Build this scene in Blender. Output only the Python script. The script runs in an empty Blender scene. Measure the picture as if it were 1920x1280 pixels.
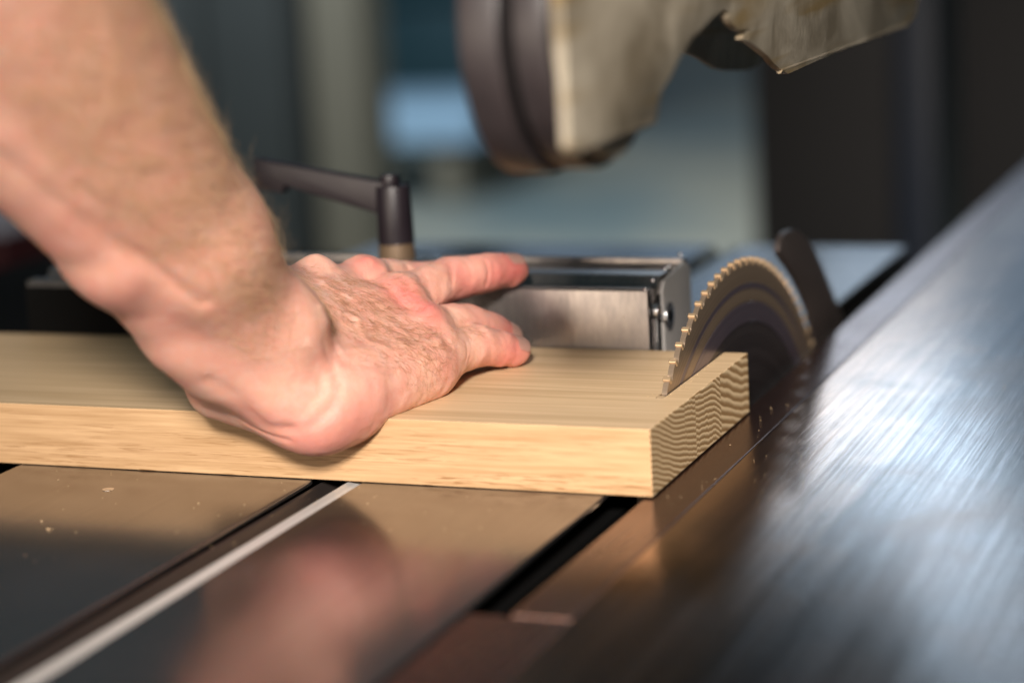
import bpy, bmesh, math, random
import numpy as np
from mathutils import Vector, Matrix
random.seed(7); rng = np.random.default_rng(7)
scn = bpy.context.scene
COL = scn.collection
MM = 0.001

# ------------------------------------------------------------------ camera
cd = bpy.data.cameras.new("camera"); cam = bpy.data.objects.new("camera", cd); COL.objects.link(cam)
scn.camera = cam
cam.matrix_world = Matrix(((0.9290, -0.0241, 0.3694, 0.2462),
                           (0.3662, 0.2054, -0.9076, -0.7343),
                           (-0.0540, 0.9784, 0.1997, 0.2193),
                           (0, 0, 0, 1)))
cd.lens = 76.21; cd.sensor_width = 36; cd.clip_start = .05; cd.clip_end = 100
cd.dof.use_dof = True; cd.dof.focus_distance = .865; cd.dof.aperture_fstop = 3.7
cd.dof.aperture_blades = 9; cd.dof.aperture_rotation = .3

# ------------------------------------------------------------------ world and lamps
w = bpy.data.worlds.new("World"); scn.world = w; w.use_nodes = True
w.node_tree.nodes["Background"].inputs[0].default_value = (.28, .42, .47, 1)
w.node_tree.nodes["Background"].inputs[1].default_value = .14

def area(name, loc, target, sx, sy, power, color):
    l = bpy.data.lights.new(name, 'AREA'); l.shape = 'RECTANGLE'; l.size = sx; l.size_y = sy
    l.energy = power; l.color = color
    o = bpy.data.objects.new(name, l); COL.objects.link(o); o.location = loc
    o.rotation_euler = (Vector(target) - Vector(loc)).to_track_quat('-Z', 'Y').to_euler()
    return o
key = area("key_lamp", (.64, -2.01, 1.09), (.10, .05, .07), .30, .30, 6.6, (1, .91, .83)); key.data.spread = math.radians(38)
area("fill_lamp", (-.60, -1.75, .17), (-.17, 0, .06), .7, .26, 9, (1, .84, .68))
area("window_lamp", (-.86, 4.0, 1.03), (0.05, .1, 0), .52, .15, 2.4, (.72, .86, 1))
area("window_lamp", (-.56, 4.0, 1.38), (0.05, .1, 0), .30, .42, 1.2, (.72, .86, 1))
area("background_fill", (-2.2, 3.2, 2.7), (-2.4, 6.5, -.8), 2.5, 1.0, 290, (.82, .93, 1))  # added lamp out of view, brightens the workshop background

scn.view_settings.view_transform = 'Standard'; scn.view_settings.look = 'None'
scn.view_settings.gamma = 1; scn.view_settings.exposure = 0
scn.render.engine = 'CYCLES'
cy = scn.cycles
cy.use_denoising = True; cy.max_bounces = 8; cy.transmission_bounces = 6; cy.caustics_reflective = False; cy.caustics_refractive = False
cy.sample_clamp_indirect = 6

# ------------------------------------------------------------------ materials
class NT:
    def __init__(s, name):
        s.m = bpy.data.materials.new(name); s.m.use_nodes = True
        s.t = s.m.node_tree; s.n = s.t.nodes; s.b = s.n["Principled BSDF"]
    def add(s, ty, **kw):
        n = s.n.new(ty)
        for k, v in kw.items(): setattr(n, k, v)
        return n
    def link(s, a, b): s.t.links.new(a, b)
    def set(s, sock, v):
        if hasattr(v, 'links') or isinstance(v, bpy.types.NodeSocket): s.link(v, sock)
        else: sock.default_value = v
    def coord(s, scale=(1, 1, 1), loc=(0, 0, 0), rot=(0, 0, 0), kind='Object'):
        tc = s.add('ShaderNodeTexCoord'); mp = s.add('ShaderNodeMapping')
        s.link(tc.outputs[kind], mp.inputs[0])
        mp.inputs['Scale'].default_value = scale; mp.inputs['Location'].default_value = loc
        mp.inputs['Rotation'].default_value = rot
        return mp.outputs[0]
    def noise(s, vec, scale=1, detail=4, rough=.55, dist=0):
        n = s.add('ShaderNodeTexNoise'); s.link(vec, n.inputs['Vector'])
        n.inputs['Scale'].default_value = scale; n.inputs['Detail'].default_value = detail
        n.inputs['Roughness'].default_value = rough; n.inputs['Distortion'].default_value = dist
        return n.outputs[0]
    def math(s, op, a, b=0.0, c=0.0, clamp=False):
        n = s.add('ShaderNodeMath', operation=op, use_clamp=clamp)
        s.set(n.inputs[0], a); s.set(n.inputs[1], b); s.set(n.inputs[2], c)
        return n.outputs[0]
    def ramp(s, fac, stops, interp='LINEAR'):
        r = s.add('ShaderNodeValToRGB'); s.link(fac, r.inputs[0]); cr = r.color_ramp; cr.interpolation = interp
        while len(cr.elements) < len(stops): cr.elements.new(.5)
        for e, (p, c) in zip(cr.elements, stops):
            e.position = p; e.color = (*c, 1) if not isinstance(c, (int, float)) else (c, c, c, 1)
        return r.outputs[0]
    def mix(s, fac, a, b, mode='MIX'):
        n = s.add('ShaderNodeMix', data_type='RGBA', blend_type=mode)
        s.set(n.inputs[0], fac)
        for i, v in ((6, a), (7, b)):
            if isinstance(v, tuple) and len(v) == 3: v = (*v, 1)
            s.set(n.inputs[i], v)
        return n.outputs[2]
    def bump(s, h, strength=.3, dist=.001, prev=None):
        n = s.add('ShaderNodeBump'); n.inputs['Strength'].default_value = strength; n.inputs['Distance'].default_value = dist
        s.link(h, n.inputs['Height'])
        if prev: s.link(prev, n.inputs['Normal'])
        return n.outputs[0]
    def fin(s, color=None, rough=None, metal=None, normal=None, **kw):
        for k, v in (('Base Color', color), ('Roughness', rough), ('Metallic', metal), ('Normal', normal)):
            if v is None: continue
            if isinstance(v, tuple) and len(v) == 3: v = (*v, 1)
            s.set(s.b.inputs[k], v)
        for k, v in kw.items(): s.set(s.b.inputs[k.replace('_', ' ')], v)
        return s.m

def simple(name, col, rough=.5, metal=0., var=.12, scale=60., bump=.1):
    t = NT(name); v = t.coord()
    n = t.noise(v, scale, 5)
    c = t.mix(n, tuple(x * (1 - var) for x in col), tuple(min(1, x * (1 + var)) for x in col))
    r = t.math('MULTIPLY_ADD', n, .15, rough - .07)
    return t.fin(c, r, metal, t.bump(n, bump, .0005))

def mat_steel(name, col, rough, streak, sc=1.0, metal=.9, smudge=.3, grime=(.2, .12, .07), gfac=.0, bstr=.25, sx=900, fcol=.12, stain=False):
    """ground steel, brush marks running along Y"""
    t = NT(name); v = t.coord()
    fine = t.noise(t.coord((sx * 1.8, 9, 300)), 1, 3, .7)
    mid = t.noise(t.coord((420, 4, 100)), 1, 3, .6)
    big = t.noise(v, 14 * sc, 4, .6, .6)
    spots = t.noise(v, 1500, 3, .7)
    wide = t.noise(t.coord((150, 3, 60)), 1, 4, .75)
    c = t.mix(t.math('MULTIPLY', t.ramp(wide, [(.38, 0.0), (.62, 1.0)]), fcol), col, (.11, .11, .12)); col = c
    c = t.mix(t.math('MULTIPLY', mid, .8), col, (.16, .16, .17))
    c = t.mix(t.math('MULTIPLY', t.ramp(fine, [(.35, 0.0), (.65, 1.0)]), fcol), c, (.08, .08, .085))
    if gfac: c = t.mix(t.ramp(big, [(.45, 0.0), (.72, gfac)]), c, grime)
    if stain:      # rust-brown staining creeping out from the slot
        sp = t.add('ShaderNodeSeparateXYZ'); t.link(v, sp.inputs[0])
        edge = t.math('ADD', sp.outputs[0], t.math('MULTIPLY', t.math('SUBTRACT', wide, .5), .07))
        edge = t.math('ADD', edge, t.math('MULTIPLY', t.math('SUBTRACT', big, .5), .10))
        c = t.mix(t.ramp(edge, [(.020, .85), (.075, 0.0)]), c, (.50, .31, .21))
    r = t.math('ADD', t.math('MULTIPLY_ADD', big, smudge, rough - smudge * .5), t.math('MULTIPLY_ADD', mid, streak, -streak * .5))
    h = t.math('ADD', t.math('MULTIPLY', fine, 1.0), t.math('MULTIPLY', mid, .06))
    h = t.math('ADD', h, t.math('MULTIPLY', spots, .22))
    return t.fin(c, t.math('MAXIMUM', r, .06), metal, t.bump(h, bstr, .0002))

def mat_oak():
    t = NT("oak")
    geo = t.add('ShaderNodeTexCoord'); sep = t.add('ShaderNodeSeparateXYZ'); t.link(geo.outputs['Object'], sep.inputs[0])
    X, Y, Z = sep.outputs
    # growth rings: nearly flat layers in z, warped along y, slowly drifting along x
    wy = t.noise(t.coord((1.2, 26, 16)), 1, 2, .5)
    wig = t.noise(t.coord((3, 520, 60)), 1, 1, .5)
    zr = t.math('GREATER_THAN', Y, .092)
    ph = t.math('ADD', t.math('MULTIPLY', Z, 430), t.math('MULTIPLY', Y, 112))
    ph = t.math('ADD', ph, t.math('MULTIPLY', wy, 4.5))
    ph = t.math('ADD', ph, t.math('MULTIPLY', wig, t.math('MULTIPLY_ADD', t.math('MULTIPLY', t.math('GREATER_THAN', Y, .043), t.math('LESS_THAN', Y, .092)), .42, .10)))
    ph = t.math('ADD', ph, t.math('MULTIPLY', t.math('PINGPONG', t.math('MULTIPLY', Y, 24), 1.0), .9))
    ph = t.math('MULTIPLY', ph, t.math('SUBTRACT', 1.0, t.math('MULTIPLY', zr, .36)))
    # the stave's joins: steps in the ring phase
    st = t.math('ADD', t.math('GREATER_THAN', Y, .043), t.math('MULTIPLY', t.math('GREATER_THAN', Y, .057), 2.37))
    st = t.math('ADD', st, t.math('MULTIPLY', t.math('GREATER_THAN', Y, .092), 1.61))
    ph = t.math('ADD', ph, t.math('MULTIPLY', st, .6))
    fr = t.math('FRACT', ph)
    late = t.ramp(fr, [(0, .0), (.30, .15), (.62, 1.0), (.80, 1.0), (.98, 0.0)])
    nrm = t.add('ShaderNodeNewGeometry'); ns = t.add('ShaderNodeSeparateXYZ'); t.link(nrm.outputs['Normal'], ns.inputs[0])
    isend = t.math('GREATER_THAN', t.math('ABSOLUTE', ns.outputs[0]), .7)
    istop = t.math('GREATER_THAN', ns.outputs[2], .7)
    pore_e = t.noise(t.coord((400, 1500, 900)), 1, 2, .6)
    endc = t.mix(late, (.29, .165, .065), (.76, .56, .33))
    endc = t.mix(t.math('MULTIPLY', t.ramp(pore_e, [(.5, 0.0), (.66, 1.0)]), t.math('SUBTRACT', .62, t.math('MULTIPLY', late, .45))), endc, (.09, .045, .018))
    # side grain
    g1 = t.noise(t.coord((14, 330, 420)), 1, 4, .62, .25)
    g2 = t.noise(t.coord((5, 60, 70)), 1, 3, .5, .4)
    pores = t.noise(t.coord((70, 900, 1700), (3, 1, 2)), 1, 2, .5, .6)
    zone = t.noise(t.coord((9, 40, 95), (1, 5, 3)), 1, 2, .5, .8)
    side = t.mix(t.ramp(g1, [(.30, 0.0), (.70, 1.0)]), (.34, .19, .085), (.60, .385, .215))
    side = t.mix(t.math('MULTIPLY', g2, .45), side, (.58, .385, .20))
    pk = t.math('MULTIPLY', t.ramp(pores, [(.53, 0.0), (.62, 1.0)]), t.ramp(zone, [(.48, .05), (.62, 1.0)]))
    low = t.ramp(Z, [(.002, 1.0), (.017, .35)])
    side = t.mix(t.math('MULTIPLY', pk, t.math('MULTIPLY', low, .85)), side, (.22, .10, .03))
    # top grain, base colour lightened to stand in for light on top
    tg = t.noise(t.coord((7, 260, 30), (9, 2, 1)), 1, 3, .6, .5)
    tg2 = t.noise(t.coord((11, 420, 30), (4, 2, 1)), 1, 3, .6, .3)
    topc_lit = t.mix(t.ramp(tg, [(.32, 0.0), (.68, 1.0)]), (.53, .37, .205), (.70, .51, .31))
    topc_lit = t.mix(t.math('MULTIPLY', t.ramp(tg2, [(.54, 0.0), (.66, 1.0)]), .22), topc_lit, (.44, .29, .14))
    c = t.mix(istop, side, topc_lit)
    c = t.mix(isend, c, endc)
    h = t.math('ADD', t.math('MULTIPLY', t.math('MULTIPLY', late, isend), 1.0), t.math('MULTIPLY', g1, .5))
    h = t.math('ADD', h, t.math('MULTIPLY', pore_e, t.math('MULTIPLY', isend, .5)))
    h = t.math('SUBTRACT', h, t.math('MULTIPLY', pk, .5))
    return t.fin(c, t.math('MULTIPLY_ADD', g1, .2, .42), 0, t.bump(h, .35, .00025), Specular_IOR_Level=.35)

def mat_skin():
    t = NT("skin")
    at = t.add('ShaderNodeAttribute'); at.attribute_name = "redness"; red = at.outputs['Fac']
    at2 = t.add('ShaderNodeAttribute'); at2.attribute_name = "hairy"; hy = at2.outputs['Fac']
    v = t.coord()
    b1 = t.noise(v, 55, 4, .6, .6); b2 = t.noise(v, 170, 4, .6, .4); b3 = t.noise(v, 520, 3, .6)
    c = t.mix(t.ramp(b1, [(.35, 0.0), (.65, 1.0)]), (.80, .455, .335), (.77, .375, .29))
    c = t.mix(t.math('MULTIPLY', t.ramp(b2, [(.45, 0.0), (.65, 1.0)]), .45), c, (.80, .55, .45))
    c = t.mix(t.math('MULTIPLY', red, t.math('MULTIPLY_ADD', b2, .7, .35), clamp=True), c, (.66, .17, .15))
    ht = t.noise(t.coord((1, 1, 1), rot=(.3, .2, .6)), 95, 2, .5, .4)
    c = t.mix(t.math('MULTIPLY', t.math('MULTIPLY', hy, t.ramp(ht, [(.38, 0.0), (.68, 1.0)])), .20), c, (.70, .41, .23))
    # creases and pores
    wv = t.add('ShaderNodeTexVoronoi', feature='DISTANCE_TO_EDGE'); t.link(t.coord((1, 1, 1)), wv.inputs['Vector']); wv.inputs['Scale'].default_value = 780
    cre = t.noise(t.coord((420, 240, 420), rot=(.2, .1, -.5)), 1, 4, .65, 1.4)
    wave = t.noise(t.coord((100, 330, 160), rot=(.1, 0, .5)), 1, 3, .6, .3)
    h = t.math('ADD', t.math('MULTIPLY', t.ramp(wv.outputs[0], [(0, 0.0), (.12, 1.0)]), .3), t.math('MULTIPLY', cre, 1.4))
    h = t.math('ADD', h, t.math('MULTIPLY', wave, .5))
    t.fin(c, t.math('MULTIPLY_ADD', b3, .25, .36), 0, t.bump(h, .38, .0006))
    t.set(t.b.inputs['Subsurface Weight'], .35); t.b.inputs['Subsurface Radius'].default_value = (1, .35, .18)
    t.set(t.b.inputs['Subsurface Scale'], .0035); t.set(t.b.inputs['Specular IOR Level'], .42)
    return t.m

def mat_hair(name, a, b):
    t = NT(name); n = t.noise(t.coord(), 700, 2)
    return t.fin(t.mix(n, a, b), .45, 0)

def mat_guard():
    t = NT("smoked_amber_plastic"); v = t.coord()
    n = t.noise(v, 22, 4, .6, .8); n2 = t.noise(t.coord((30, 6, 60)), 1, 3, .6, .5); n3 = t.noise(v, 260, 4, .6)
    c = t.mix(t.ramp(n, [(.36, 0.0), (.64, 1.0)]), (.27, .22, .15), (.64, .56, .43))
    c = t.mix(t.math('MULTIPLY', t.ramp(n2, [(.5, 0.0), (.62, 1.0)]), .8), c, (.34, .22, .07))
    t.fin(c, t.math('MULTIPLY_ADD', n3, .25, .28), 0, t.bump(t.math('ADD', n3, t.math('MULTIPLY', n, 2)), .3, .0008))
    t.set(t.b.inputs['Transmission Weight'], .5); t.b.inputs['IOR'].default_value = 1.45
    return t.m

def mat_blade(name, base, dark, rough=.3):
    """turned steel: fine concentric rings round the arbor"""
    t = NT(name)
    tc = t.add('ShaderNodeTexCoord'); sp = t.add('ShaderNodeSeparateXYZ'); t.link(tc.outputs['Object'], sp.inputs[0])
    r = t.math('SQRT', t.math('ADD', t.math('MULTIPLY', sp.outputs[1], sp.outputs[1]), t.math('MULTIPLY', sp.outputs[2], sp.outputs[2])))
    cx = t.add('ShaderNodeCombineXYZ'); t.link(r, cx.inputs[0])
    n = t.noise(cx.outputs[0], 650, 4, .7); n2 = t.noise(cx.outputs[0], 130, 2, .6)
    f = t.math('ADD', t.math('MULTIPLY', n, .5), t.math('MULTIPLY', n2, .5))
    c = t.mix(t.ramp(f, [(.38, 0.0), (.62, 1.0)]), dark, base)
    return t.fin(c, rough, .75, t.bump(n, .3, .0003))

M = {}
M['oak'] = mat_oak()
M['skin'] = mat_skin()
M['hand_hair'] = mat_hair("hand_hair", (.30, .14, .07), (.52, .28, .14))
M['nail'] = simple("nail", (.76, .50, .42), .36, 0, .06, 300, .05)
M['plate'] = mat_steel("polished_plate", (.27, .255, .25), .17, .03, smudge=.10, bstr=.035)
M['cast'] = mat_steel("ground_cast_iron", (.46, .47, .50), .17, .16, smudge=.08, metal=1.0, stain=True, bstr=.22, fcol=.95, grime=(.17, .12, .10), gfac=.75)
M['bronze'] = mat_steel("rusty_brown_insert", (.24, .088, .045), .24, .12, smudge=.16, metal=.95, bstr=.18)
M['rust'] = mat_steel('dark_rusty_steel', (.20, .070, .038), .26, .1, smudge=.2, metal=.95, bstr=.15)
M['slotmetal'] = mat_steel("slot_steel", (.86, .84, .80), .42, .12, metal=.1, bstr=.3)
M['darksteel'] = simple("dark_steel", (.075, .06, .055), .42, .6)
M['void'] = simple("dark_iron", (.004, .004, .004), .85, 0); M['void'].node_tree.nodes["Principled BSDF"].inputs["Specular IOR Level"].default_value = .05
M['alu'] = mat_steel("milled_aluminium", (.50, .44, .40), .30, .1, smudge=.12, bstr=.1)
M['alu_end'] = simple('cut_aluminium', (.62, .59, .56), .4, .45, .1)
M['alubright'] = simple("bright_aluminium", (.74, .74, .75), .22, .95, .05)
M['black'] = simple("black_plastic", (.012, .008, .011), .42, 0)
M['brass'] = simple("brass", (.13, .085, .05), .6, .4)
M['guard'] = mat_guard()
M['rubber'] = simple("dark_rubber", (.022, .017, .018), .45, 0, .35, 90, .3)
M['blade'] = mat_blade("blade_steel", (.10, .085, .085), (.045, .037, .04), .36)
M['blade_rim'] = mat_blade("blade_rim_tan", (.44, .33, .235), (.26, .19, .135), .35)  # tan base with darker concentric rings
M['blade_band'] = mat_blade("blade_ground_band", (.24, .20, .24), (.15, .12, .15), .3)
M['carbide'] = simple("carbide", (.50, .36, .22), .35, .6)

# ------------------------------------------------------------------ helpers
def tag(o, label=None, cat=None, group=None, kind=None):
    if label: o['label'] = label
    if cat: o['category'] = cat
    if group: o['group'] = group
    if kind: o['kind'] = kind
    return o
def empty(name, loc=(0, 0, 0)):
    o = bpy.data.objects.new(name, None); o.empty_display_size = .02; COL.objects.link(o); o.location = loc
    return o
def link(name, me, mat=None, parent=None, loc=None):
    o = bpy.data.objects.new(name, me); COL.objects.link(o)
    if mat: me.materials.append(mat)
    if parent:
        o.parent = parent
        o.matrix_parent_inverse = Matrix.Translation(parent.location).inverted() if parent.parent is None else Matrix.Identity(4)
    if loc is not None: o.location = loc
    return o
def bm_obj(name, bm, mat=None, parent=None, bevel=0, smooth=False, loc=None, segs=2):
    if bevel:
        bmesh.ops.remove_doubles(bm, verts=bm.verts, dist=1e-6)
        es = [e for e in bm.edges if len(e.link_faces) == 2 and e.calc_face_angle(0) > .5]
        bmesh.ops.bevel(bm, geom=es, offset=bevel, segments=segs, affect='EDGES', profile=.6, clamp_overlap=True)
    bmesh.ops.recalc_face_normals(bm, faces=bm.faces)
    me = bpy.data.meshes.new(name); bm.to_mesh(me); bm.free()
    if smooth:
        me.shade_smooth()
        me.set_sharp_from_angle(angle=math.radians(18))
    return link(name, me, mat, parent, loc)
def box(bm, x0, x1, y0, y1, z0, z1):
    r = bmesh.ops.create_cube(bm, size=1)
    for v in r['verts']:
        v.co = Vector(((x0 + x1) / 2 + v.co.x * (x1 - x0), (y0 + y1) / 2 + v.co.y * (y1 - y0), (z0 + z1) / 2 + v.co.z * (z1 - z0)))
    return r['verts']
def cyl(bm, p, q, r0, r1=None, seg=24, caps=True):
    p, q = Vector(p), Vector(q); r1 = r0 if r1 is None else r1
    rot = (q - p).to_track_quat('Z', 'Y').to_matrix().to_4x4()
    m = Matrix.Translation((p + q) / 2) @ rot
    return bmesh.ops.create_cone(bm, cap_ends=caps, segments=seg, radius1=r0, radius2=r1, depth=(q - p).length, matrix=m)['verts']
def prism(bm, pts, axis, a, b):
    """polygon pts (2D) extruded from a to b along axis"""
    def mk(u, v, t):
        return {'x': (t, u, v), 'y': (u, t, v), 'z': (u, v, t)}[axis]
    A = [bm.verts.new(mk(u, v, a)) for u, v in pts]; B = [bm.verts.new(mk(u, v, b)) for u, v in pts]
    n = len(pts)
    bm.faces.new(A); bm.faces.new(B[::-1])
    for i in range(n): bm.faces.new((A[i], B[i], B[(i + 1) % n], A[(i + 1) % n]))
def boolean(o, cutter, op='DIFFERENCE'):
    md = o.modifiers.new("b", 'BOOLEAN'); md.operation = op; md.object = cutter; md.solver = 'EXACT'
    dg = bpy.context.evaluated_depsgraph_get()
    me = bpy.data.meshes.new_from_object(o.evaluated_get(dg))
    o.modifiers.clear(); old = o.data; o.data = me; me.name = old.name
    bpy.data.objects.remove(cutter)

# ------------------------------------------------------------------ saw table
def panel(name, pts, mat, parent, z1=0.0, z0=-.0022, bevel=.0007):
    bm = bmesh.new(); prism(bm, pts, 'z', z0, z1)
    return bm_obj(name, bm, mat, parent, bevel, False, segs=4)
slide = empty("sliding_table", (-.15, 0, -.02))
tag(slide, "polished steel sliding table left of the blade, its slot running under the board", "sliding table")
def rc(x0, x1, y0, y1, r=.0035, corners=(0, 0, 1, 0)):
    out = []
    for (cx, cy, a0, on) in ((x0, y0, 180, corners[0]), (x1, y0, 270, corners[1]), (x1, y1, 0, corners[2]), (x0, y1, 90, corners[3])):
        if on:
            sx = 1 if cx == x0 else -1; sy = 1 if cy == y0 else -1
            for k in range(7):
                a = math.radians(a0 + 15 * k); out.append((cx + sx * r + r * math.cos(a), cy + sy * r + r * math.sin(a)))
        else: out.append((cx, cy))
    return out
panel("plate", rc(-.2765, -.1405, -1.1, .0025), M['plate'], slide, bevel=.0010)
panel("plate", [(-.1190, -1.1), (-.0190, -1.1), (-.0190, .56), (-.1190, .56)], M['plate'], slide)
panel("plate", [(-.372, .0065), (-.1405, .0065), (-.1405, .56), (-.372, .56)], M['plate'], slide)
bm = bmesh.new()   # slot liner: dark left half, bright ledge on the right
prism(bm, [(-.1400, -.0115), (-.1195, -.0115), (-.1195, -.0088), (-.1360, -.0086), (-.1385, -.0030), (-.1400, -.0026)], 'y', -1.1, .56)
bm_obj("slot_liner", bm, M['darksteel'], slide, .0003, True)
bm = bmesh.new(); prism(bm, [(-.1275, -.0085), (-.1194, -.0085), (-.1194, -.0032), (-.1225, -.0018), (-.1260, -.0008), (-.1268, -.0010), (-.1275, -.0020)], 'y', -1.1, .56)
bm_obj("slot_rail", bm, M['slotmetal'], slide, .0003, True)
bm = bmesh.new(); cyl(bm, (-.2165, -.0281, -.004), (-.2165, -.0281, .00012), .0024, seg=24); cyl(bm, (-.2165, -.0281, .0001), (-.2165, -.0281, .0002), .0012, .0010, seg=6)
bm_obj("screw", bm, M['alubright'], slide, 0, True)
bm = bmesh.new(); box(bm, -.64, -.0205, -1.12, .58, -.16, -.0125); bm_obj("table_carriage", bm, M['void'], slide)

main = empty("saw_table", (.3, .1, -.02))
tag(main, "scratched ground steel saw table right of the blade, brown strip along its slot", "saw table")
panel("table_top", [(.0172, -1.1), (.95, -1.1), (.95, 1.05), (.0172, 1.05)], M['cast'], main, bevel=.0009)
bm = bmesh.new()
prism(bm, [(-.0035, -.1340), (.0168, -.1340), (.0168, .98), (-.0035, .98)], 'z', -.010, -.0004)
bm_obj("brown_insert", bm, M['bronze'], main, .0006, False)
bm = bmesh.new()
prism(bm, [(-.0180, -1.1), (.0168, -1.1), (.0168, -.1346), (-.0180, -.1346)], 'z', -.010, -.0008)
bm_obj("brown_filler", bm, M['rust'], main, .0008, False)
bm = bmesh.new(); box(bm, -.0095, .95, -1.12, 1.0, -.30, -.20); bm_obj("table_body", bm, M['void'], main)

# ------------------------------------------------------------------ blade and riving knife
BC = Vector((-.0118, .155, -.114)); R = .175
blade = empty("saw_blade", BC); blade.parent = main; blade.matrix_parent_inverse = Matrix.Translation(main.location).inverted(); blade["label"] = "round saw blade standing in the kerf of the oak board"
def annulus(bm, r0, r1, x0, x1, n=128):
    rings = []
    for (r, x) in ((r0, x0), (r1, x0), (r1, x1), (r0, x1)):
        rings.append([bm.verts.new((x, r * math.cos(2 * math.pi * i / n), r * math.sin(2 * math.pi * i / n))) for i in range(n)])
    for a in range(4):
        A, B = rings[a], rings[(a + 1) % 4]
        for i in range(n): bm.faces.new((A[i], A[(i + 1) % n], B[(i + 1) % n], B[i]))
def bl(name, bm, mat):
    o = bm_obj(name, bm, mat, None, 0, True); o.parent = blade; return o
bm = bmesh.new(); annulus(bm, .018, .1462, -.00105, .00105); bl("blade_plate", bm, M['blade'])
bm = bmesh.new(); annulus(bm, .1464, .1552, -.00125, .00125); bl("ground_band", bm, M['blade_band'])
bm = bmesh.new(); annulus(bm, .1554, .1610, -.00112, .00112); bl("tan_ring", bm, M['blade_rim'])
bm = bmesh.new(); annulus(bm, .1611, .1635, -.00105, .00105); bl("groove_ring", bm, M['blade_band'])
NT_ = 108   # toothed rim as one plate with gullets, each carbide tip a part
bm = bmesh.new(); prof = []
for i in range(NT_):
    a = 2 * math.pi * i / NT_; da = 2 * math.pi / NT_
    for f, r in ((0, .1742), (.12, .1738), (.50, .1730), (.66, .1722), (.72, .1714), (.80, .1710), (.90, .1713), (.96, .1722)):
        prof.append((a + f * da, r))
n = len(prof); S = []
for r_in, x in ((0, -.0011), (1, -.0011), (1, .0011), (0, .0011)):
    S.append([bm.verts.new((x, (rr if r_in else .1636) * math.cos(a), (rr if r_in else .1636) * math.sin(a))) for a, rr in prof])
for k in range(4):
    A, B = S[k], S[(k + 1) % 4]
    for i in range(n): bm.faces.new((A[i], A[(i + 1) % n], B[(i + 1) % n], B[i]))
bl("toothed_rim", bm, M['blade_rim'])
bm = bmesh.new()
vs = box(bm, -.0016, .0016, -.0010, .0010, -.0016, .0016)
bmesh.ops.bevel(bm, geom=bm.edges[:], offset=.0003, segments=1, affect='EDGES')
tm = bpy.data.meshes.new("carbide_tip"); bm.to_mesh(tm); bm.free(); tm.materials.append(M['carbide'])
for i in range(NT_):
    a = 2 * math.pi * (i + .03) / NT_
    y, z = .1733 * math.cos(a), .1733 * math.sin(a)
    if z + BC.z < -.012: continue
    o = bpy.data.objects.new("carbide_tip", tm); COL.objects.link(o); o.parent = blade
    o.location = (0, y, z); o.rotation_euler = (a - math.pi / 2 + .2, 0, 0)

pts = []
for a in np.radians([45, 50, 55, 60, 64.5]):
    pts.append((BC.y + .1815 * math.cos(a), BC.z + .1815 * math.sin(a)))
pts += [(.2290, .0535), (.2320, .0570), (.2375, .0595), (.2450, .0602), (.2560, .0592), (.2680, .0565), (.2820, .0505), (.2990, .0420), (.3150, .0300), (.3330, .0150), (.3540, -.0020), (.3650, -.02), (.32, -.05)]
bm = bmesh.new(); prism(bm, pts, 'x', BC.x - .0014, BC.x + .0014)
bm_obj("riving_knife", bm, M['darksteel'], main, .0006, True)

# ------------------------------------------------------------------ oak board
T = .026
bm = bmesh.new(); box(bm, -.75, 0, 0, .1342, .0002, T)
board = bm_obj("oak_board", bm, M['oak'], None, .0005, False, segs=2)
bm = bmesh.new(); cyl(bm, (BC.x - .00165, BC.y, BC.z), (BC.x + .00165, BC.y, BC.z), R + .0008, seg=256)
cut = bm_obj("c", bm); boolean(board, cut)
bm = bmesh.new(); box(bm, BC.x - .00165, BC.x + .00165, BC.y - .02, .2, -.01, .04); cut = bm_obj("c", bm); boolean(board, cut)
tag(board, "thick oak board with clear end grain, partly sawn through by the blade", "wooden board")

# chips and dust lying about the cut and on the plates
M['dust'] = simple("sawdust", (.62, .44, .25), .8, 0, .2, 300)
bm = bmesh.new(); rd = random.Random(11)
def chip(x, y, z, s):
    m = Matrix.Translation((x, y, z)) @ Matrix.Rotation(rd.uniform(0, 6.28), 4, 'Z') @ Matrix.Rotation(rd.uniform(-.3, .3), 4, 'X')
    ps = [m @ Vector((s * a, s * b * .6, s * c)) for a, b, c in ((-.5, -.4, 0), (.5, -.3, 0), (.4, .5, 0), (-.3, .4, 0), (-.4, -.3, .18), (.4, -.2, .22), (.3, .4, .16), (-.2, .3, .2))]
    v = [bm.verts.new(p) for p in ps]
    for f in ((3, 2, 1, 0), (4, 5, 6, 7), (0, 1, 5, 4), (1, 2, 6, 5), (2, 3, 7, 6), (3, 0, 4, 7)): bm.faces.new([v[i] for i in f])
for (x, y, s) in ((-.2170, -.074, .0011), (-.2080, -.083, .0019), (-.1690, -.040, .0008), (-.2450, -.020, .0008)): chip(x, y, .0003, s)
for k in range(90):      # round the mouth of the kerf
    y = rd.uniform(.046, .13); x = -.0118 + rd.choice((-1, 1)) * (.0020 + abs(rd.gauss(0, .0022)))
    chip(x, y, T + .0003, rd.uniform(.0003, .0008))
for k in range(16):
    chip(rd.uniform(.001, .016) + abs(rd.gauss(0, .004)), rd.uniform(-.02, .16), .0003, rd.uniform(.0003, .0008))
for k in range(50):
    chip(rd.uniform(.02, .10), rd.uniform(.0, .3), .0004, rd.uniform(.0003, .0007))
for k in range(60):
    chip(rd.uniform(-.27, -.03), rd.uniform(-.12, -.006) if rd.random() < .7 else rd.uniform(-.06, -.006), .0003, rd.uniform(.0003, .0007))
tag(bm_obj("sawdust", bm, M['dust']), "fine pale sawdust and chips scattered round the cut", "sawdust", kind='stuff')

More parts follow.
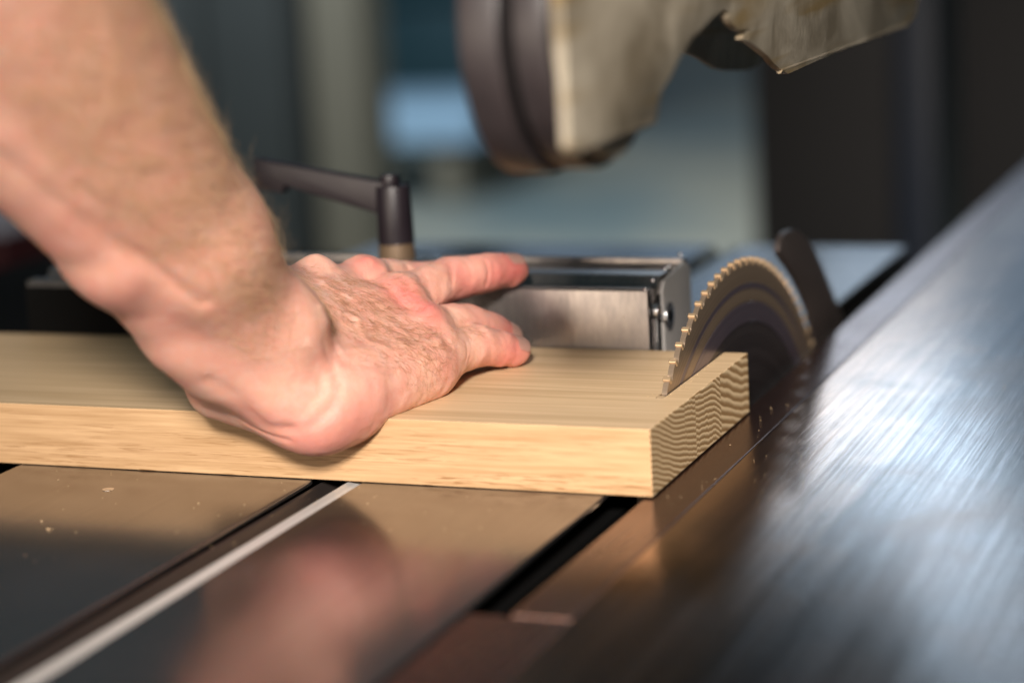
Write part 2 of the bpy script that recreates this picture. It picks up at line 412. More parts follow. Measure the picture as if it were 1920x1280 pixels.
# ------------------------------------------------------------------ mitre fence with clamp lever
fence = empty("mitre_fence", (-.20, .165, 0)); tag(fence, "long aluminium mitre fence standing behind the oak board", "fence")
def fpart(name, bm, mat, bevel=.0004): return bm_obj(name, bm, mat, fence, bevel, True)
X0, X1 = -.3585, -.0440
bm = bmesh.new(); prism(bm, [(.1354, .0008), (.1384, .0008), (.1384, .0500), (.1368, .0520), (.1354, .0514)], 'x', X0, X1); fpart("front_wall", bm, M['alu'])
bm = bmesh.new(); box(bm, X0 - .0004, -.232, .1340, .1352, .0263, .0490); fpart("shade_strip", bm, M['void'])  # black strip added in place of the arm's shadow on the fence
bm = bmesh.new()
prism(bm, [(.1390, .0008), (.1960, .0008), (.1960, .0560), (.1890, .0563), (.1890, .0540), (.1800, .0540), (.1800, .0520), (.1860, .0520), (.1860, .0460), (.1640, .0460), (.1640, .0515), (.1700, .0515), (.1700, .0545), (.1560, .0545), (.1530, .0505), (.1460, .0505), (.1460, .0460), (.1440, .0460), (.1440, .0060), (.1420, .0060), (.1420, .0520), (.1390, .0520)], 'x', X0, X1 - .0006)
fpart("extrusion", bm, M['alu'])
for (y0, y1, z0, z1, mm) in ((.1394, .1412, .001, .049, 'void'), (.1462, .1480, .001, .040, 'alubright'), (.1510, .1535, .001, .047, 'void'), (.1750, .1770, .001, .045, 'void')):
    bm = bmesh.new(); box(bm, X1 - .006, X1 - .0002 + (.0006 if mm == 'alubright' else .0002), y0, y1, z0, z1); fpart("end_rib", bm, M[mm])
for (y, z, r) in ((.1600, .036, .0062), (.1450, .041, .0034)):
    bm = bmesh.new(); cyl(bm, (X1 - .004, y, z), (X1 + .0022, y, z), r, seg=28); sc_ = fpart("end_screw", bm, M['alubright'], .0006)
    bm = bmesh.new(); cyl(bm, (X1 + .0018, y, z), (X1 + .0026, y, z), r * .42, seg=6)
    o = bm_obj("socket", bm, M['brass'] if r < .004 else M['void'], None); o.parent = sc_
bm = bmesh.new(); prism(bm, [(.1540, .0005), (.1960, .0005), (.1960, .052), (.1880, .0555), (.1570, .0520), (.1540, .048)], 'x', X1 - .0006, X1 + .0010); fpart("end_cap", bm, M['alu_end'])
for (y, z) in ((.1369, .0521), (.1480, .0540), (.1660, .0560), (.1715, .0560), (.1880, .0585)):   # burrs that catch the light
    bm = bmesh.new(); bmesh.ops.create_uvsphere(bm, u_segments=10, v_segments=8, radius=.0011, matrix=Matrix.Translation((X1 - .0012, y, z))); fpart("corner_bead", bm, M['alubright'], 0)
# clamp lever
KX, KY = -.178, .172
bm = bmesh.new(); cyl(bm, (KX, KY, .0545), (KX, KY, .0585), .0225, .0200, 40); fpart("washer", bm, M['alubright'], .0006)
bm = bmesh.new(); cyl(bm, (KX, KY, .0585), (KX, KY, .0655), .0088, .0082, 32); fpart("brass_bush", bm, M['brass'], .0006)
bm = bmesh.new()
cyl(bm, (KX, KY, .0655), (KX, KY, .0925), .0086, .0080, 32)
lev = fpart("clamp_lever", bm, M['black'], .0008)
def sub(name, bm, mat, parent, bevel=.0): return bm_obj(name, bm, mat, parent, bevel, True)
bm = bmesh.new(); cyl(bm, (KX - .0014, KY, .0925), (KX - .0014, KY, .0975), .0047, .0045, 24); sub("lever_cap", bm, M['black'], lev, .0006)
bm = bmesh.new()   # the arm, rising to the left, with a thicker grip end
prof = [(-.0020, .0940), (-.0600, .1040), (-.0695, .1060), (-.0700, .0955), (-.0690, .0915), (-.0560, .0890), (-.0545, .0930), (-.0300, .0860), (-.0080, .0800), (-.0020, .0785)]
prism(bm, [(KX + a, b) for a, b in prof], 'y', KY - .0042, KY + .0042); sub("lever_arm", bm, M['black'], lev, .0009)

# ------------------------------------------------------------------ blade guard hanging over the blade
guard = empty("blade_guard", (.0, .08, .20)); tag(guard, "chipped smoky amber plastic blade guard hanging above the saw blade", "blade guard")
def gp(name, bm, mat, bevel=0.): return bm_obj(name, bm, mat, guard, bevel, True)
# near side panel with broken notch: outline in (y, z)
notch = [(-0.0698, 0.1477), (-0.0674, 0.153), (-0.063, 0.1563), (-0.0571, 0.158), (-0.049, 0.1619), (-0.0396, 0.166), (-0.0314, 0.1689), (-0.0236, 0.172), (-0.0206, 0.1711), (-0.0147, 0.1728), (-0.0028, 0.1753), (0.0053, 0.1762), (0.0107, 0.1768), (0.018, 0.1753), (0.0158, 0.1743), (0.0183, 0.1725), (0.0209, 0.171), (0.0263, 0.1694), (0.0346, 0.1677), (0.0447, 0.1677), (0.0403, 0.1669), (0.0351, 0.1663), (0.0335, 0.1649), (0.0363, 0.1639), (0.0441, 0.1629), (0.0556, 0.1596), (0.0689, 0.1556), (0.0771, 0.1521), (0.0856, 0.1493), (0.0984, 0.1462)]
side = [(-.152, .1480), (-.146, .1462)] + notch + [(.18, .1478), (.33, .1478), (.352, .152), (.362, .165), (.365, .30), (-.152, .30)]
bm = bmesh.new(); prism(bm, side, 'x', .0275, .0305); gp("side_panel", bm, M['guard'], .0006)
bm = bmesh.new()   # rolled lip along the lower edge
for k in range(24):
    y0 = .087 + k * .0102; 
cyl(bm, (.0294, .088, .1486), (.0294, .330, .1486), .0013, seg=12); gp("rolled_lip", bm, M['guard'])
bm = bmesh.new(); cyl(bm, (.0294, -.144, .1470), (.0294, -.072, .1474), .0013, seg=12); gp("rolled_lip", bm, M['guard'])
far = [(-.050, .170), (.05, .1620)] + [(0.1301, 0.1576), (0.1571, 0.1516), (0.1794, 0.1472), (0.2032, 0.1404), (0.2201, 0.1376), (0.2567, 0.1343), (0.2787, 0.1356)] + [(.30, .145), (.36, .17), (.36, .30), (-.050, .30)]
bm = bmesh.new(); prism(bm, far, 'x', -.0330, -.0300); gp("side_panel", bm, M['guard'], .0006)
bm = bmesh.new(); box(bm, -.0328, .0303, -.05, .364, .3005, .3035); gp("roof_panel", bm, M['guard'], .0006)
bm = bmesh.new(); prism(bm, [(.352, .17), (.3648, .165), (.3648, .2999), (.352, .2999)], 'x', -.0298, .0273); gp("rear_panel", bm, M['guard'])
# front roller: rubber rings and an amber drum on a cross axle
DY, DZ = -.100, .1817
def drum(name, x0, x1, r, mat, y=DY, z=DZ):
    bm = bmesh.new(); cyl(bm, (x0, y, z), (x1, y, z), r, seg=72); return gp(name, bm, mat, .0012)
drum("rubber_ring", -.0050, .0080, .0470, M['rubber'])
drum("ring_groove", .0081, .0115, .0440, M['void'])
drum("rubber_ring", .0116, .0225, .0455, M['rubber'])
drum("amber_drum", .0226, .0272, .0425, M['guard'])

# ------------------------------------------------------------------ workshop behind
t = NT("concrete_floor"); v = t.coord(); n1 = t.noise(v, .9, 5, .6)
floor_m = t.fin(t.mix(t.ramp(n1, [(.3, 0.0), (.7, 1.0)]), (.09, .14, .16), (.37, .32, .235)), .55, 0)
def struct(name, x0, x1, y0, y1, z0, z1, mat):
    bm = bmesh.new(); box(bm, x0, x1, y0, y1, z0, z1); return tag(bm_obj(name, bm, mat), kind='structure')
struct("floor", -22, 12, -3, 22, -.95, -.85, floor_m)
struct("back_wall", -22, 12, 20, 20.2, -.849, 7, simple("wall_paint", (.05, .09, .11), .8, 0, .1, 1))
t = NT("glowing_pane"); t.b.inputs['Emission Color'].default_value = (.55, .74, 1, 1); t.b.inputs['Emission Strength'].default_value = .4
pane_m = t.fin((.5, .6, .7), .2, 0)
frame_m = simple("added_frame_paint", (.3, .3, .3), .5)
for k in range(5):  # unseen glowing panes, added for bluish reflections in the steel
    x0 = -15 + k * 3.4
    wd = empty("glowpanel", (x0 + 1.4, 19.95, 1.2)); tag(wd, "tall unseen added window in the far wall of the workshop", "glowpanel", "added glowing panels in the far wall")
    bm = bmesh.new(); box(bm, x0, x0 + 2.8, 19.93, 19.97, 1.2, 5.2); bm_obj("added_pane", bm, pane_m, wd)
    bm = bmesh.new()
    for (a, b, c, d) in ((x0 - .08, x0, 1.1, 5.3), (x0 + 2.8, x0 + 2.88, 1.1, 5.3), (x0, x0 + 2.8, 5.2, 5.3), (x0, x0 + 2.8, 1.1, 1.2), (x0 + 1.37, x0 + 1.43, 1.2, 5.2)): box(bm, a, b, 19.88, 19.92, c, d)
    bm_obj("added_pane_frame", bm, frame_m, wd)
def thing(name, label, cat, parts):
    xs = [p[2] for p in parts] + [p[3] for p in parts]
    o = empty(name, ((parts[0][2] + parts[0][3]) / 2, (parts[0][4] + parts[0][5]) / 2, min(p[6] for p in parts)))
    tag(o, label, cat)
    for (nm, mat, x0, x1, y0, y1, z0, z1) in parts:
        bm = bmesh.new(); box(bm, x0, x1, y0, y1, z0, z1); bm_obj(nm, bm, mat, o, .008, True)
    return o
brown = simple("brown_grey_paint", (.030, .033, .032), .6, 0, .1, 3)
beige = simple("beige_grey_paint", (.155, .135, .10), .6, 0, .1, 3)
teal = simple("dark_teal_paint", (.009, .036, .048), .5, 0, .1, 3)
white = simple("blue_white_sheet", (.24, .36, .48), .5, 0, .15, 3)
darkm = simple("near_black_paint", (.010, .008, .008), .6, 0, .2, 3)
navy = simple("navy_paint", (.008, .015, .032), .5, 0, .2, 3)
olive = simple("grey_green_paint", (.030, .042, .038), .6, 0, .2, 3)
thing("storage_cabinet", "tall brown-grey cabinet blurred behind the forearm", "cabinet",
      [("carcass", brown, -2.75, -2.20, 4.0, 4.5, -.85, .35), ("door", brown, -2.73, -2.46, 3.975, 3.998, -.80, .32), ("door", brown, -2.44, -2.22, 3.975, 3.998, -.80, .32)])
thing("pillar", "pale beige-grey pillar beside the brown cabinet in the blurred background", "pillar",
      [("shaft", beige, -2.17, -2.03, 4.0, 4.15, -.85, .5), ("foot", beige, -2.20, -2.00, 3.97, 4.18, -.85, -.75)])
thing("teal_machine", "dark teal machine blurred in the middle background, under the top edge of the photo", "machine",
      [("housing", teal, -4.35, -2.85, 8.0, 8.6, -.20, 1.0), ("base", teal, -4.2, -3.0, 8.05, 8.55, -.85, -.205)])
thing("sheet_stack", "pale blue-white stack of sheets lying in the middle background", "stack",
      [("sheets", white, -3.75, -2.75, 6.4, 7.2, -.63, -.50), ("trestle", beige, -3.6, -3.5, 6.45, 7.15, -.85, -.635), ("trestle", beige, -2.95, -2.85, 6.45, 7.15, -.85, -.635)])
thing("dark_machine", "black-brown machine column blurred at the upper right behind the guard", "machine",
      [("column", darkm, -.68, -.43, 2.6, 3.1, -.85, .16), ("base", darkm, -.72, -.38, 2.55, 3.15, -.85, -.60)])
thing("grey_green_cabinet", "dark grey-green cabinet blurred left of the black machine column", "cabinet",
      [("carcass", olive, -1.22, -.80, 4.6, 5.0, -.85, .05), ("door", olive, -1.21, -.81, 4.575, 4.598, -.80, .02)])
thing("navy_post", "dark navy blue steel post at the upper right in the background", "post",
      [("shaft", navy, -.4200, -.3600, 2.45, 2.51, -.85, .16), ("foot_plate", navy, -.46, -.32, 2.41, 2.55, -.85, -.83)])
thing("black_panel", "black cabinet filling the blurred upper right corner", "cabinet",
      [("carcass", darkm, -.30, .40, 2.3, 2.6, -.85, .16), ("door", darkm, -.28, .38, 2.275, 2.298, -.8, .13)])

blocker = simple("blocker_brown", (.40, .27, .15), .6, 0, .2, 3)  # added box out of view, darkens and browns the table's reflection
thing("reflection_blocker", "added unseen brown duct hanging above the workshop, mirrored in the steel table", "blocker",
      [("blocker_body", blocker, -1.05, -.475, 2.6, 2.75, .735, 1.60), ("blocker_hanger", darkm, -1.0, -.97, 2.66, 2.69, 1.601, 6.0), ("blocker_hanger", darkm, -.8, -.77, 2.66, 2.69, 1.601, 6.0)])
red_ = simple("dark_red_paint", (.05, .006, .008), .5, 0, .2, 3)
thing("tool_trolley", "dark red tool trolley blurred behind the left end of the fence", "trolley",
      [("body", darkm, -1.60, -1.13, 1.2, 1.6, -.78, -.15), ("lid", red_, -1.61, -1.12, 1.19, 1.61, -.149, -.10), ("drawer", darkm, -1.58, -1.15, 1.18, 1.199, -.45, -.16), ("drawer", darkm, -1.58, -1.15, 1.18, 1.199, -.75, -.48), ("castors", darkm, -1.55, -1.18, 1.25, 1.55, -.85, -.781)])
# ------------------------------------------------------------------ the person's hand and forearm (one continuous surface)
FPX = 4064.5
CAMR = np.array([[.9290, .0241, -.3694], [.3662, -.2054, .9076], [-.0540, -.9784, -.1997]])
CAMP = np.array([246.2, -734.3, 219.3])
def V3(*a): return np.array(a, float)
caps = []          # (group, a, b, ra, rb, k)
def cap(g, a, b, ra, rb): caps.append((g, np.array(a, float), np.array(b, float), ra, rb))
def smin(a, b, k):
    h = np.maximum(k - np.abs(a - b), 0) / k
    return np.minimum(a, b) - h * h * k * .25
def dcap(P, a, b, ra, rb):
    ab = b - a; t = np.clip(((P - a) @ ab) / (ab @ ab), 0, 1)
    d = P - a - t[..., None] * ab
    return np.sqrt((d * d).sum(-1)) - (ra + (rb - ra) * t)
def dell(P, c, r, Rm):
    q = (P - c) @ Rm.T; k0 = np.sqrt(((q / r) ** 2).sum(-1)); k1 = np.sqrt(((q / r ** 2) ** 2).sum(-1))
    return k0 * (k0 - 1) / np.maximum(k1, 1e-6)
E1 = V3(.786, .42, .454); UA = V3(.02, -.70, .714); UA /= np.linalg.norm(UA)
E2 = np.cross(UA, E1); E2 /= np.linalg.norm(E2)
if E2[1] > 0: E2 = -E2       # towards the viewer
W0 = V3(-150, -30, 62)
MCP = dict(i=V3(-144, 66, 67.5), m=V3(-126, 60, 60.5), r=V3(-114, 56, 50), p=V3(-107, 53, 40))
BASE = dict(i=V3(-163, -14, 72), m=V3(-156, -18, 67), r=V3(-149, -22, 60), p=V3(-140, -24, 52))
FING = {'i': [(-145, 68, 67, 10.4), (-139, 104, 60, 8.8), (-130, 124, 58.5, 8.0), (-121, 137, 58.5, 6.8)],
        'm': [(-127, 61, 60, 10.8), (-121, 100, 62, 10), (-112, 121, 61.2, 8.8), (-105, 134, 60.5, 7.0)],
        'r': [(-115, 57, 49, 10.4), (-108, 88, 45, 9.2), (-104, 104, 39, 8.0), (-101, 113, 34.2, 6.8)],
        'p': [(-107, 50, 40, 10.2), (-99, 75, 39, 9.2), (-94, 86, 35.8, 7.7), (-89.5, 95, 32.8, 6.2)],
        't': [(-164, 12, 58, 13), (-172, 42, 48, 11), (-165, 68, 42, 9.8), (-156, 88, 38, 8)]}
def palm(P):
    d = None
    for f in 'imrp':
        q = dcap(P, BASE[f], MCP[f] - V3(1.5, -.5, 2.5), 14.5, 9.6)
        d = q if d is None else smin(d, q, 9)
    d = smin(d, dcap(P, V3(-127, -14.5, 35.5), V3(-109, 42, 37), 15.3, 12), 12)
    d = smin(d, dcap(P, V3(-119, 0, 36), V3(-108.5, 36, 37), 14.5, 12.3), 10)     # heel of the hand, little-finger side
    d = smin(d, dcap(P, V3(-160, -6, 52), V3(-158, 38, 50), 17, 12), 14)        # thumb side
    d = smin(d, dcap(P, V3(-148, -6, 50), V3(-130, 45, 48), 15, 10), 12)
    for f in 'imrp':                                                          # knuckles
        d = smin(d, np.sqrt(((P - (MCP[f] + V3(1.2, -1.5, 2.2))) ** 2).sum(-1)) - dict(i=6.8, m=8.4, r=8.4, p=7.6)[f], 7)
    d = smin(d, np.sqrt(((P - V3(-152, 37, 74)) ** 2).sum(-1)) - 5.5, 10)
    return d
def fingers(P):
    d = None
    for f in 'imrpt':
        c = FING[f]; e = None
        for i in range(3):
            q = dcap(P, V3(*c[i][:3]), V3(*c[i + 1][:3]), c[i][3] * .97, c[i + 1][3] * .97)
            e = q if e is None else smin(e, q, .8)
        tip = V3(*c[3][:3]); pr = V3(*c[2][:3]); dd = (tip - pr) / np.linalg.norm(tip - pr)
        e = smin(e, np.sqrt(((P - (tip - dd * 2.5 - V3(0, 0, .8))) ** 2).sum(-1)) - c[3][3] * 1.0, 1)
        d = e if d is None else smin(d, e, 1.2)
    return d
A1 = W0 + UA * 172
def forearm(P):
    d = dcap(P, W0 + E1 * 3, W0 + UA * 60 + E1 * 5, 25.5, 25.5)
    d = smin(d, dcap(P, W0 + UA * 60 + E1 * 5, W0 + UA * 262 + E1 * 4, 25.5, 38.5), 14)
    low = dcap(P, W0 - E1 * 13 + E2 * 4 + UA * 4, W0 + UA * 80 - E1 * 19 + E2 * 6, 14.5, 15.5)
    low = smin(low, dcap(P, V3(-167, -18, 42.5), V3(-130, -10, 33), 14.5, 16), 12)
    low = smin(low, dcap(P, V3(-133, -18, 36), W0 - E1 * 13 + E2 * 4 + UA * 26, 15, 14.5), 12)
    low = smin(low, dcap(P, W0 + UA * 80 - E1 * 19 + E2 * 6, A1 + UA * 60 - E1 * 32 + E2 * 6, 16, 24), 12)
    d = smin(d, low, 5)
    d = smin(d, np.sqrt(((P - (W0 + E1 * 18 + E2 * 8 + UA * 4)) ** 2).sum(-1)) - 14, 12)    # head of the ulna
    return d
def sdf(P):
    h = smin(palm(P), fingers(P), 5.5)
    a = forearm(P)
    return smin(h, a, 15)

LO = V3(-232, -262, 6); HI = V3(-60, 164, 300); HS = 1.0
def build_grid():
    bs = 12
    nb = np.ceil((HI - LO) / (HS * bs)).astype(int); n = nb * bs
    cx = [LO[i] + (np.arange(nb[i]) + .5) * bs * HS for i in range(3)]
    G = np.stack(np.meshgrid(*cx, indexing='ij'), -1)
    D = sdf(G.reshape(-1, 3)).reshape(nb)
    F = np.repeat(np.repeat(np.repeat(D, bs, 0), bs, 1), bs, 2).astype(np.float32)
    near = np.argwhere(np.abs(D) < bs * HS * .95 + 2)
    loc = (np.stack(np.meshgrid(*[np.arange(bs)] * 3, indexing='ij'), -1) + .5) * HS
    for s in range(0, len(near), 160):
        blk = near[s:s + 160]
        P = (LO + blk * bs * HS)[:, None, None, None, :] + loc
        d = sdf(P.reshape(-1, 3)).reshape(P.shape[:-1])
        for b, dv in zip(blk, d):
            i, j, k = b * bs
            F[i:i + bs, j:j + bs, k:k + bs] = dv
    return F
def surface_nets(F):
    S = F < 0
    n = np.array(F.shape)
    s8 = [S[i:n[0] - 1 + i, j:n[1] - 1 + j, k:n[2] - 1 + k] for i in (0, 1) for j in (0, 1) for k in (0, 1)]
    cnt = sum(s.astype(np.int8) for s in s8)
    cells = np.argwhere((cnt > 0) & (cnt < 8))
    idx = -np.ones(n - 1, np.int32); idx[tuple(cells.T)] = np.arange(len(cells))
    acc = np.zeros((len(cells), 3)); c = np.zeros(len(cells))
    offs = [np.array(o) for o in ((0,0,0),(0,0,1),(0,1,0),(0,1,1),(1,0,0),(1,0,1),(1,1,0),(1,1,1))]
    for a in range(8):
        for b in range(a + 1, 8):
            oa, ob = offs[a], offs[b]
            if np.abs(oa - ob).sum() != 1: continue
            fa = F[tuple((cells + oa).T)]; fb = F[tuple((cells + ob).T)]
            m = (fa < 0) != (fb < 0)
            t = np.where(m, fa / np.where(m, fa - fb, 1), 0)
            acc += np.where(m[:, None], oa + t[:, None] * (ob - oa), 0); c += m
    V = LO + (cells + acc / c[:, None] + .5) * HS
    quads = []
    for ax in range(3):
        u, v = [(1, 2), (2, 0), (0, 1)][ax]
        sl0 = [slice(None)] * 3; sl1 = [slice(None)] * 3
        sl0[ax] = slice(0, -1); sl1[ax] = slice(1, None)
        A, B = S[tuple(sl0)], S[tuple(sl1)]
        e = np.argwhere(A != B)
        e = e[(e[:, u] > 0) & (e[:, v] > 0) & (e[:, u] < n[u] - 1) & (e[:, v] < n[v] - 1)]
        du = np.zeros(3, int); du[u] = 1; dv = np.zeros(3, int); dv[v] = 1
        q = np.stack([idx[tuple((e - du - dv).T)], idx[tuple((e - dv).T)], idx[tuple(e.T)], idx[tuple((e - du).T)]], 1)
        flip = ~A[tuple(e.T)]
        q[flip] = q[flip][:, ::-1]
        quads.append(q)
    return V, np.concatenate(quads)
F_ = build_grid()
BV, BF = surface_nets(F_)
BF = BF[(BF >= 0).all(1)]
# snap on to the surface
def grad(P, e=.6):
    g = np.stack([sdf(P + np.eye(3)[i] * e) - sdf(P - np.eye(3)[i] * e) for i in range(3)], -1)
    return g / np.maximum(np.linalg.norm(g, axis=1)[:, None], 1e-6)
BN = grad(BV); BV = BV - BN * sdf(BV)[:, None]

def hit(px, py):
    """where the line of sight through a pixel of the 1920 px picture meets the body"""
    d = CAMR @ V3(px - 960, py - 640, FPX); d /= np.linalg.norm(d)
    t = 450.
    for _ in range(160):
        s = sdf((CAMP + t * d)[None])[0]
        if s < .05: return CAMP + t * d
        t += s * .8
        if t > 1300: return None
    return CAMP + t * d
def curve(pts):
    h = [hit(*p) for p in pts]; return [q for q in h if q is not None]
def dline(P, pts, w=None):
    best = np.full(len(P), 1e9)
    for a, b in zip(pts[:-1], pts[1:]):
        best = np.minimum(best, dcap(P, a, b, 0, 0))
    return best
disp = np.zeros(len(BV))
FEAT = [  # (amplitude mm, width mm, pixels): ridges are positive, creases negative
    (.9, 3.4, [(600, 560), (680, 545), (738, 545)]), (.8, 3.2, [(610, 600), (700, 592), (790, 596)]),
    (.8, 3.0, [(610, 530), (650, 510), (690, 492)]), (.9, 2.8, [(640, 660), (740, 650), (820, 640)]),
    (.6, 1.7, [(600, 575), (640, 582), (668, 600), (700, 612), (730, 606), (765, 625)]),
    (.5, 1.6, [(668, 600), (690, 640), (735, 660), (790, 655)]), (.45, 1.6, [(580, 640), (640, 690), (700, 700), (760, 720)]),
    (.45, 1.6, [(620, 540), (655, 560), (690, 555), (720, 575)]),
    (1.0, 5.5, [(748, 540)]), (1.6, 4.6, [(806, 585)]), (.5, 4.5, [(694, 495)]), (.8, 4.5, [(845, 632)]), (2.0, 7.0, [(594, 484)]), (1.0, 5, [(640, 484)]),
    (-.7, 2.2, [(766, 500), (790, 530), (810, 548)]), (-.6, 2.4, [(700, 530), (760, 575), (790, 580)]), (-.7, 2.2, [(826, 612), (800, 630), (770, 640)]),
    (-.7, 3.4, [(395, 715), (440, 742), (470, 775), (500, 800), (540, 806)]), (-.5, 2.8, [(540, 806), (580, 800), (612, 770)]),
    (-.3, 2.2, [(560, 780), (600, 735), (610, 700)]), (-.4, 2.0, [(590, 800), (625, 765), (640, 720)]), (-.7, 1.5, [(420, 770), (480, 805), (540, 826)]),
    (-.4, 3.6, [(555, 610), (590, 660), (605, 720)]), (-.4, 2.2, [(608, 640), (625, 680), (628, 720)]),
    (-.7, 1.0, [(849, 497), (851, 515), (848, 535)]), (-.5, .9, [(843, 497), (845, 515), (842, 535)]), (-.5, .9, [(787, 500), (794, 515), (800, 520)]),
    (-.6, 1.0, [(912, 492), (916, 515), (912, 535)]), (-.25, 1.1, [(920, 640), (922, 660), (918, 682)]), (-.3, .9, [(870, 610), (875, 640), (872, 680)]), (-.4, .8, [(876, 610), (881, 640), (878, 680)]),
    (-1.0, 3.2, [(-60, 250), (0, 292), (100, 372), (200, 450), (300, 512), (380, 570)]), (.5, 5, [(0, 262), (120, 350), (240, 440), (340, 510)]),
    (.6, 5, [(60, 60), (180, 260), (330, 420), (430, 520)]), (.6, 5, [(200, 60), (300, 240), (400, 400), (470, 500)]), (.5, 4, [(150, 330), (260, 380), (360, 480)]),
]
CURV = []
for amp, wd, px in FEAT:
    pts = curve(px)
    if not pts: continue
    d = dline(BV, pts) if len(pts) > 1 else np.linalg.norm(BV - pts[0], axis=1)
    disp += amp * np.exp(-(d / wd) ** 2)
def vnoise(P, f, seed, n=24):
    r = np.random.default_rng(seed); out = np.zeros(len(P))
    for _ in range(n):
        k = r.normal(size=3); k = k / np.linalg.norm(k) * f * r.uniform(.6, 1.5)
        out += np.sin(P @ k + r.uniform(0, 6.28))
    return out / math.sqrt(n)
armw = np.clip((-BV[:, 1] - 5) / 30, 0, 1)
disp += (.18 - .10 * armw) * vnoise(BV, .26, 1) + (.12 - .12 * armw) * vnoise(BV, .9, 2)
BV = BV + BN * disp[:, None]
# keep the hand from sinking into the board: flesh flattens where it bears on the wood
inb = (BV[:, 1] > .5) & (BV[:, 1] < 134) & (BV[:, 2] < 26.3)
BV[inb, 2] = 26.3 - .02 * (26.3 - BV[inb, 2])
# skin colour fields
def blobs(lst):
    f = np.zeros(len(BV))
    for px, py, r, a in lst:
        q = hit(px, py)
        if q is None: continue
        f += a * np.exp(-(np.linalg.norm(BV - q, axis=1) / r) ** 2)
    return f
red = .10 + blobs([(594, 482, 9, 1.0), (690, 492, 8, 1.0), (748, 545, 9, 1.0), (806, 585, 9, 1.0), (560, 835, 14, .35), (620, 830, 14, .35), (660, 810, 12, .2), (490, 790, 12, .3),
                   (860, 515, 8, .6), (970, 500, 9, .9), (930, 520, 9, .6), (880, 550, 8, .6), (945, 670, 8, .4), (975, 660, 8, .4), (960, 620, 8, .5), (700, 760, 14, .35), (840, 690, 8, .4),
                   (790, 540, 7, .3), (100, 430, 22, .25), (250, 560, 24, .25), (400, 650, 20, .2)])
for f in 'imrpt':
    for j in (1, 2): red += .22 * np.exp(-(np.linalg.norm(BV - V3(*FING[f][j][:3]), axis=1) / 12) ** 2)
    red += .28 * np.exp(-(np.linalg.norm(BV - V3(*FING[f][3][:3]), axis=1) / 15) ** 2)
hairy = blobs([(640, 550, 20, .45), (700, 590, 22, .45), (770, 655, 16, .6), (800, 650, 10, .4), (640, 620, 20, .4), (590, 560, 15, .4), (880, 615, 8, .7), (740, 540, 14, .35), (820, 500, 7, .3), (840, 640, 12, .3)])
hairy += blobs([(470, 520, 22, .9), (400, 380, 26, 1.0), (330, 200, 30, 1.0), (260, 60, 34, 1.0), (180, 120, 30, .6), (230, 280, 28, .6), (480, 620, 16, .6), (330, 400, 24, .5), (120, 20, 30, .4)])
hairy = np.clip(hairy, 0, 1.2); red = np.clip(red, 0, 1.3)

me = bpy.data.meshes.new("person")
me.vertices.add(len(BV)); me.vertices.foreach_set('co', (BV * MM).astype(np.float32).ravel())
me.loops.add(len(BF) * 4); me.loops.foreach_set('vertex_index', BF.astype(np.int32).ravel())
me.polygons.add(len(BF)); me.polygons.foreach_set('loop_start', np.arange(0, len(BF) * 4, 4, dtype=np.int32))
me.update(calc_edges=True); me.validate(); me.shade_smooth()
for nm, arr in (("redness", red), ("hairy", hairy)):
    a = me.attributes.new(nm, 'FLOAT', 'POINT'); a.data.foreach_set('value', arr.astype(np.float32))
person = link("person", me, M['skin'])
tag(person, "bare right forearm and hand of a person pressing the oak board against the fence", "person")

# nails: thin curved plates on the finger tips
def nail(f, up, half=4.2, ln=9.5, back=6.0):
    tip = V3(*FING[f][3][:3]); pr = V3(*FING[f][2][:3]); d = (tip - pr) / np.linalg.norm(tip - pr)
    up = np.array(up, float); up -= d * (up @ d); up /= np.linalg.norm(up); s = np.cross(d, up)
    r = FING[f][3][3]
    bm = bmesh.new(); grid = []
    for i in range(9):
        u = i / 8; row = []
        for j in range(9):
            v = j / 4 - 1; a = v * .80
            wdt = math.sqrt(max(0, 1 - max(0, (u - .72) / .30) ** 2)) if u > .72 else (1 if u > .15 else .75 + u * 1.66)
            rr = r * 1.09 + .25
            p = tip - d * (back - u * ln) + s * math.sin(a * wdt) * rr + up * (math.cos(a * wdt) * rr - .9 * u * u - .4)
            # rest it on the flesh
            e = sdf(p[None])[0]; g = grad(p[None])[0]; p = p - g * (e - .35 - .25 * u)
            row.append(bm.verts.new(tuple(p * MM)))
        grid.append(row)
    for i in range(8):
        for j in range(8): bm.faces.new((grid[i][j], grid[i + 1][j], grid[i + 1][j + 1], grid[i][j + 1]))
    r_ = bmesh.ops.solidify(bm, geom=bm.faces[:], thickness=.0004)
    return bm_obj("fingernail", bm, M['nail'], person, 0, True)
nail('m', (.15, -.25, .95)); nail('i', (.45, -.2, .85)); nail('r', (.55, -.25, .8)); nail('p', (.45, -.3, .84), 3.6, 8.2, 5.2); nail('t', (.3, -.3, .9))

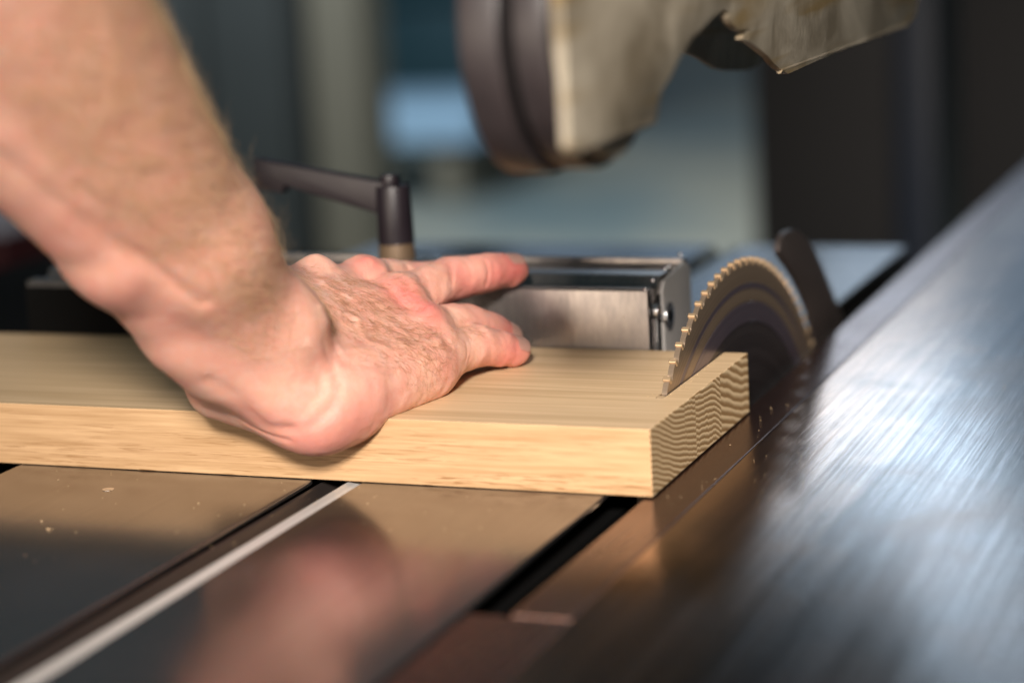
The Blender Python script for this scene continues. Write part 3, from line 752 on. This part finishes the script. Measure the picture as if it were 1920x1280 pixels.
# hairs on the back of the hand and on the forearm
def hairs(count, sel, length, rad, lay, seed, drn, curl=.6):
    r = np.random.default_rng(seed)
    tri = BF; cen = BV[tri].mean(1); wgt = np.clip(hairy[tri].mean(1) - .12, 0, None) * sel(cen)
    idx = r.choice(len(tri), count, p=wgt / wgt.sum())
    bp = cen[idx] + r.normal(size=(count, 3)) * .4
    N = BN[tri[idx, 0]]
    dv = np.array(drn(bp)) + r.normal(size=(count, 3)) * curl
    dv -= N * (dv * N).sum(1)[:, None]; dv /= np.linalg.norm(dv, axis=1)[:, None]
    side = np.cross(N, dv)
    L = length * r.uniform(.45, 1.25, count); K = 5
    cu = r.normal(size=count) * .55; lf = r.uniform(.12, .62, count) * lay
    vs = []
    for k in range(K):
        s = k / (K - 1)
        c = bp + dv * (L * s)[:, None] + side * (L * cu * s * s)[:, None] + N * (L * lf * (s - .55 * s * s))[:, None] - N * .15
        rr = rad * (1 - .75 * s)
        for a in (0, 2.094, 4.189):
            vs.append(c + side * (math.cos(a) * rr) + N * (math.sin(a) * rr))
    Vv = np.stack(vs, 1)            # count, K*3, 3
    f = []
    for k in range(K - 1):
        for a in range(3):
            b = (a + 1) % 3; f.append((k * 3 + a, k * 3 + b, k * 3 + 3 + b, k * 3 + 3 + a))
    f = np.array(f); Fv = (f[None] + (np.arange(count) * K * 3)[:, None, None]).reshape(-1, 4)
    return Vv.reshape(-1, 3), Fv
def mk_hair(name, mat, lots, label=None):
    vv, ff, o = [], [], 0
    for a, b in lots: vv.append(a); ff.append(b + o); o += len(a)
    vv = np.concatenate(vv); ff = np.concatenate(ff)
    m = bpy.data.meshes.new(name); m.vertices.add(len(vv)); m.vertices.foreach_set('co', (vv * MM).astype(np.float32).ravel())
    m.loops.add(len(ff) * 4); m.loops.foreach_set('vertex_index', ff.astype(np.int32).ravel())
    m.polygons.add(len(ff)); m.polygons.foreach_set('loop_start', np.arange(0, len(ff) * 4, 4, dtype=np.int32))
    m.update(calc_edges=True); m.shade_smooth()
    return tag(link(name, m, mat, person), kind='stuff')
hand_sel = lambda c: (c[:, 1] > -14) * 1.0
arm_sel = lambda c: (c[:, 1] <= -14) * (c[:, 1] > -220) * 1.0
mk_hair("hand_hair", M['hand_hair'],
        [hairs(3000, hand_sel, 7.0, .038, .5, 3, lambda p: np.tile([.75, .35, -.55], (len(p), 1)), .75)])
mk_hair("arm_hair", mat_hair("arm_hair", (.50, .31, .15), (.78, .54, .32)),
        [hairs(5500, arm_sel, 12, .042, .8, 4, lambda p: np.tile(-UA * .8 + E1 * .5, (len(p), 1)), .5)])
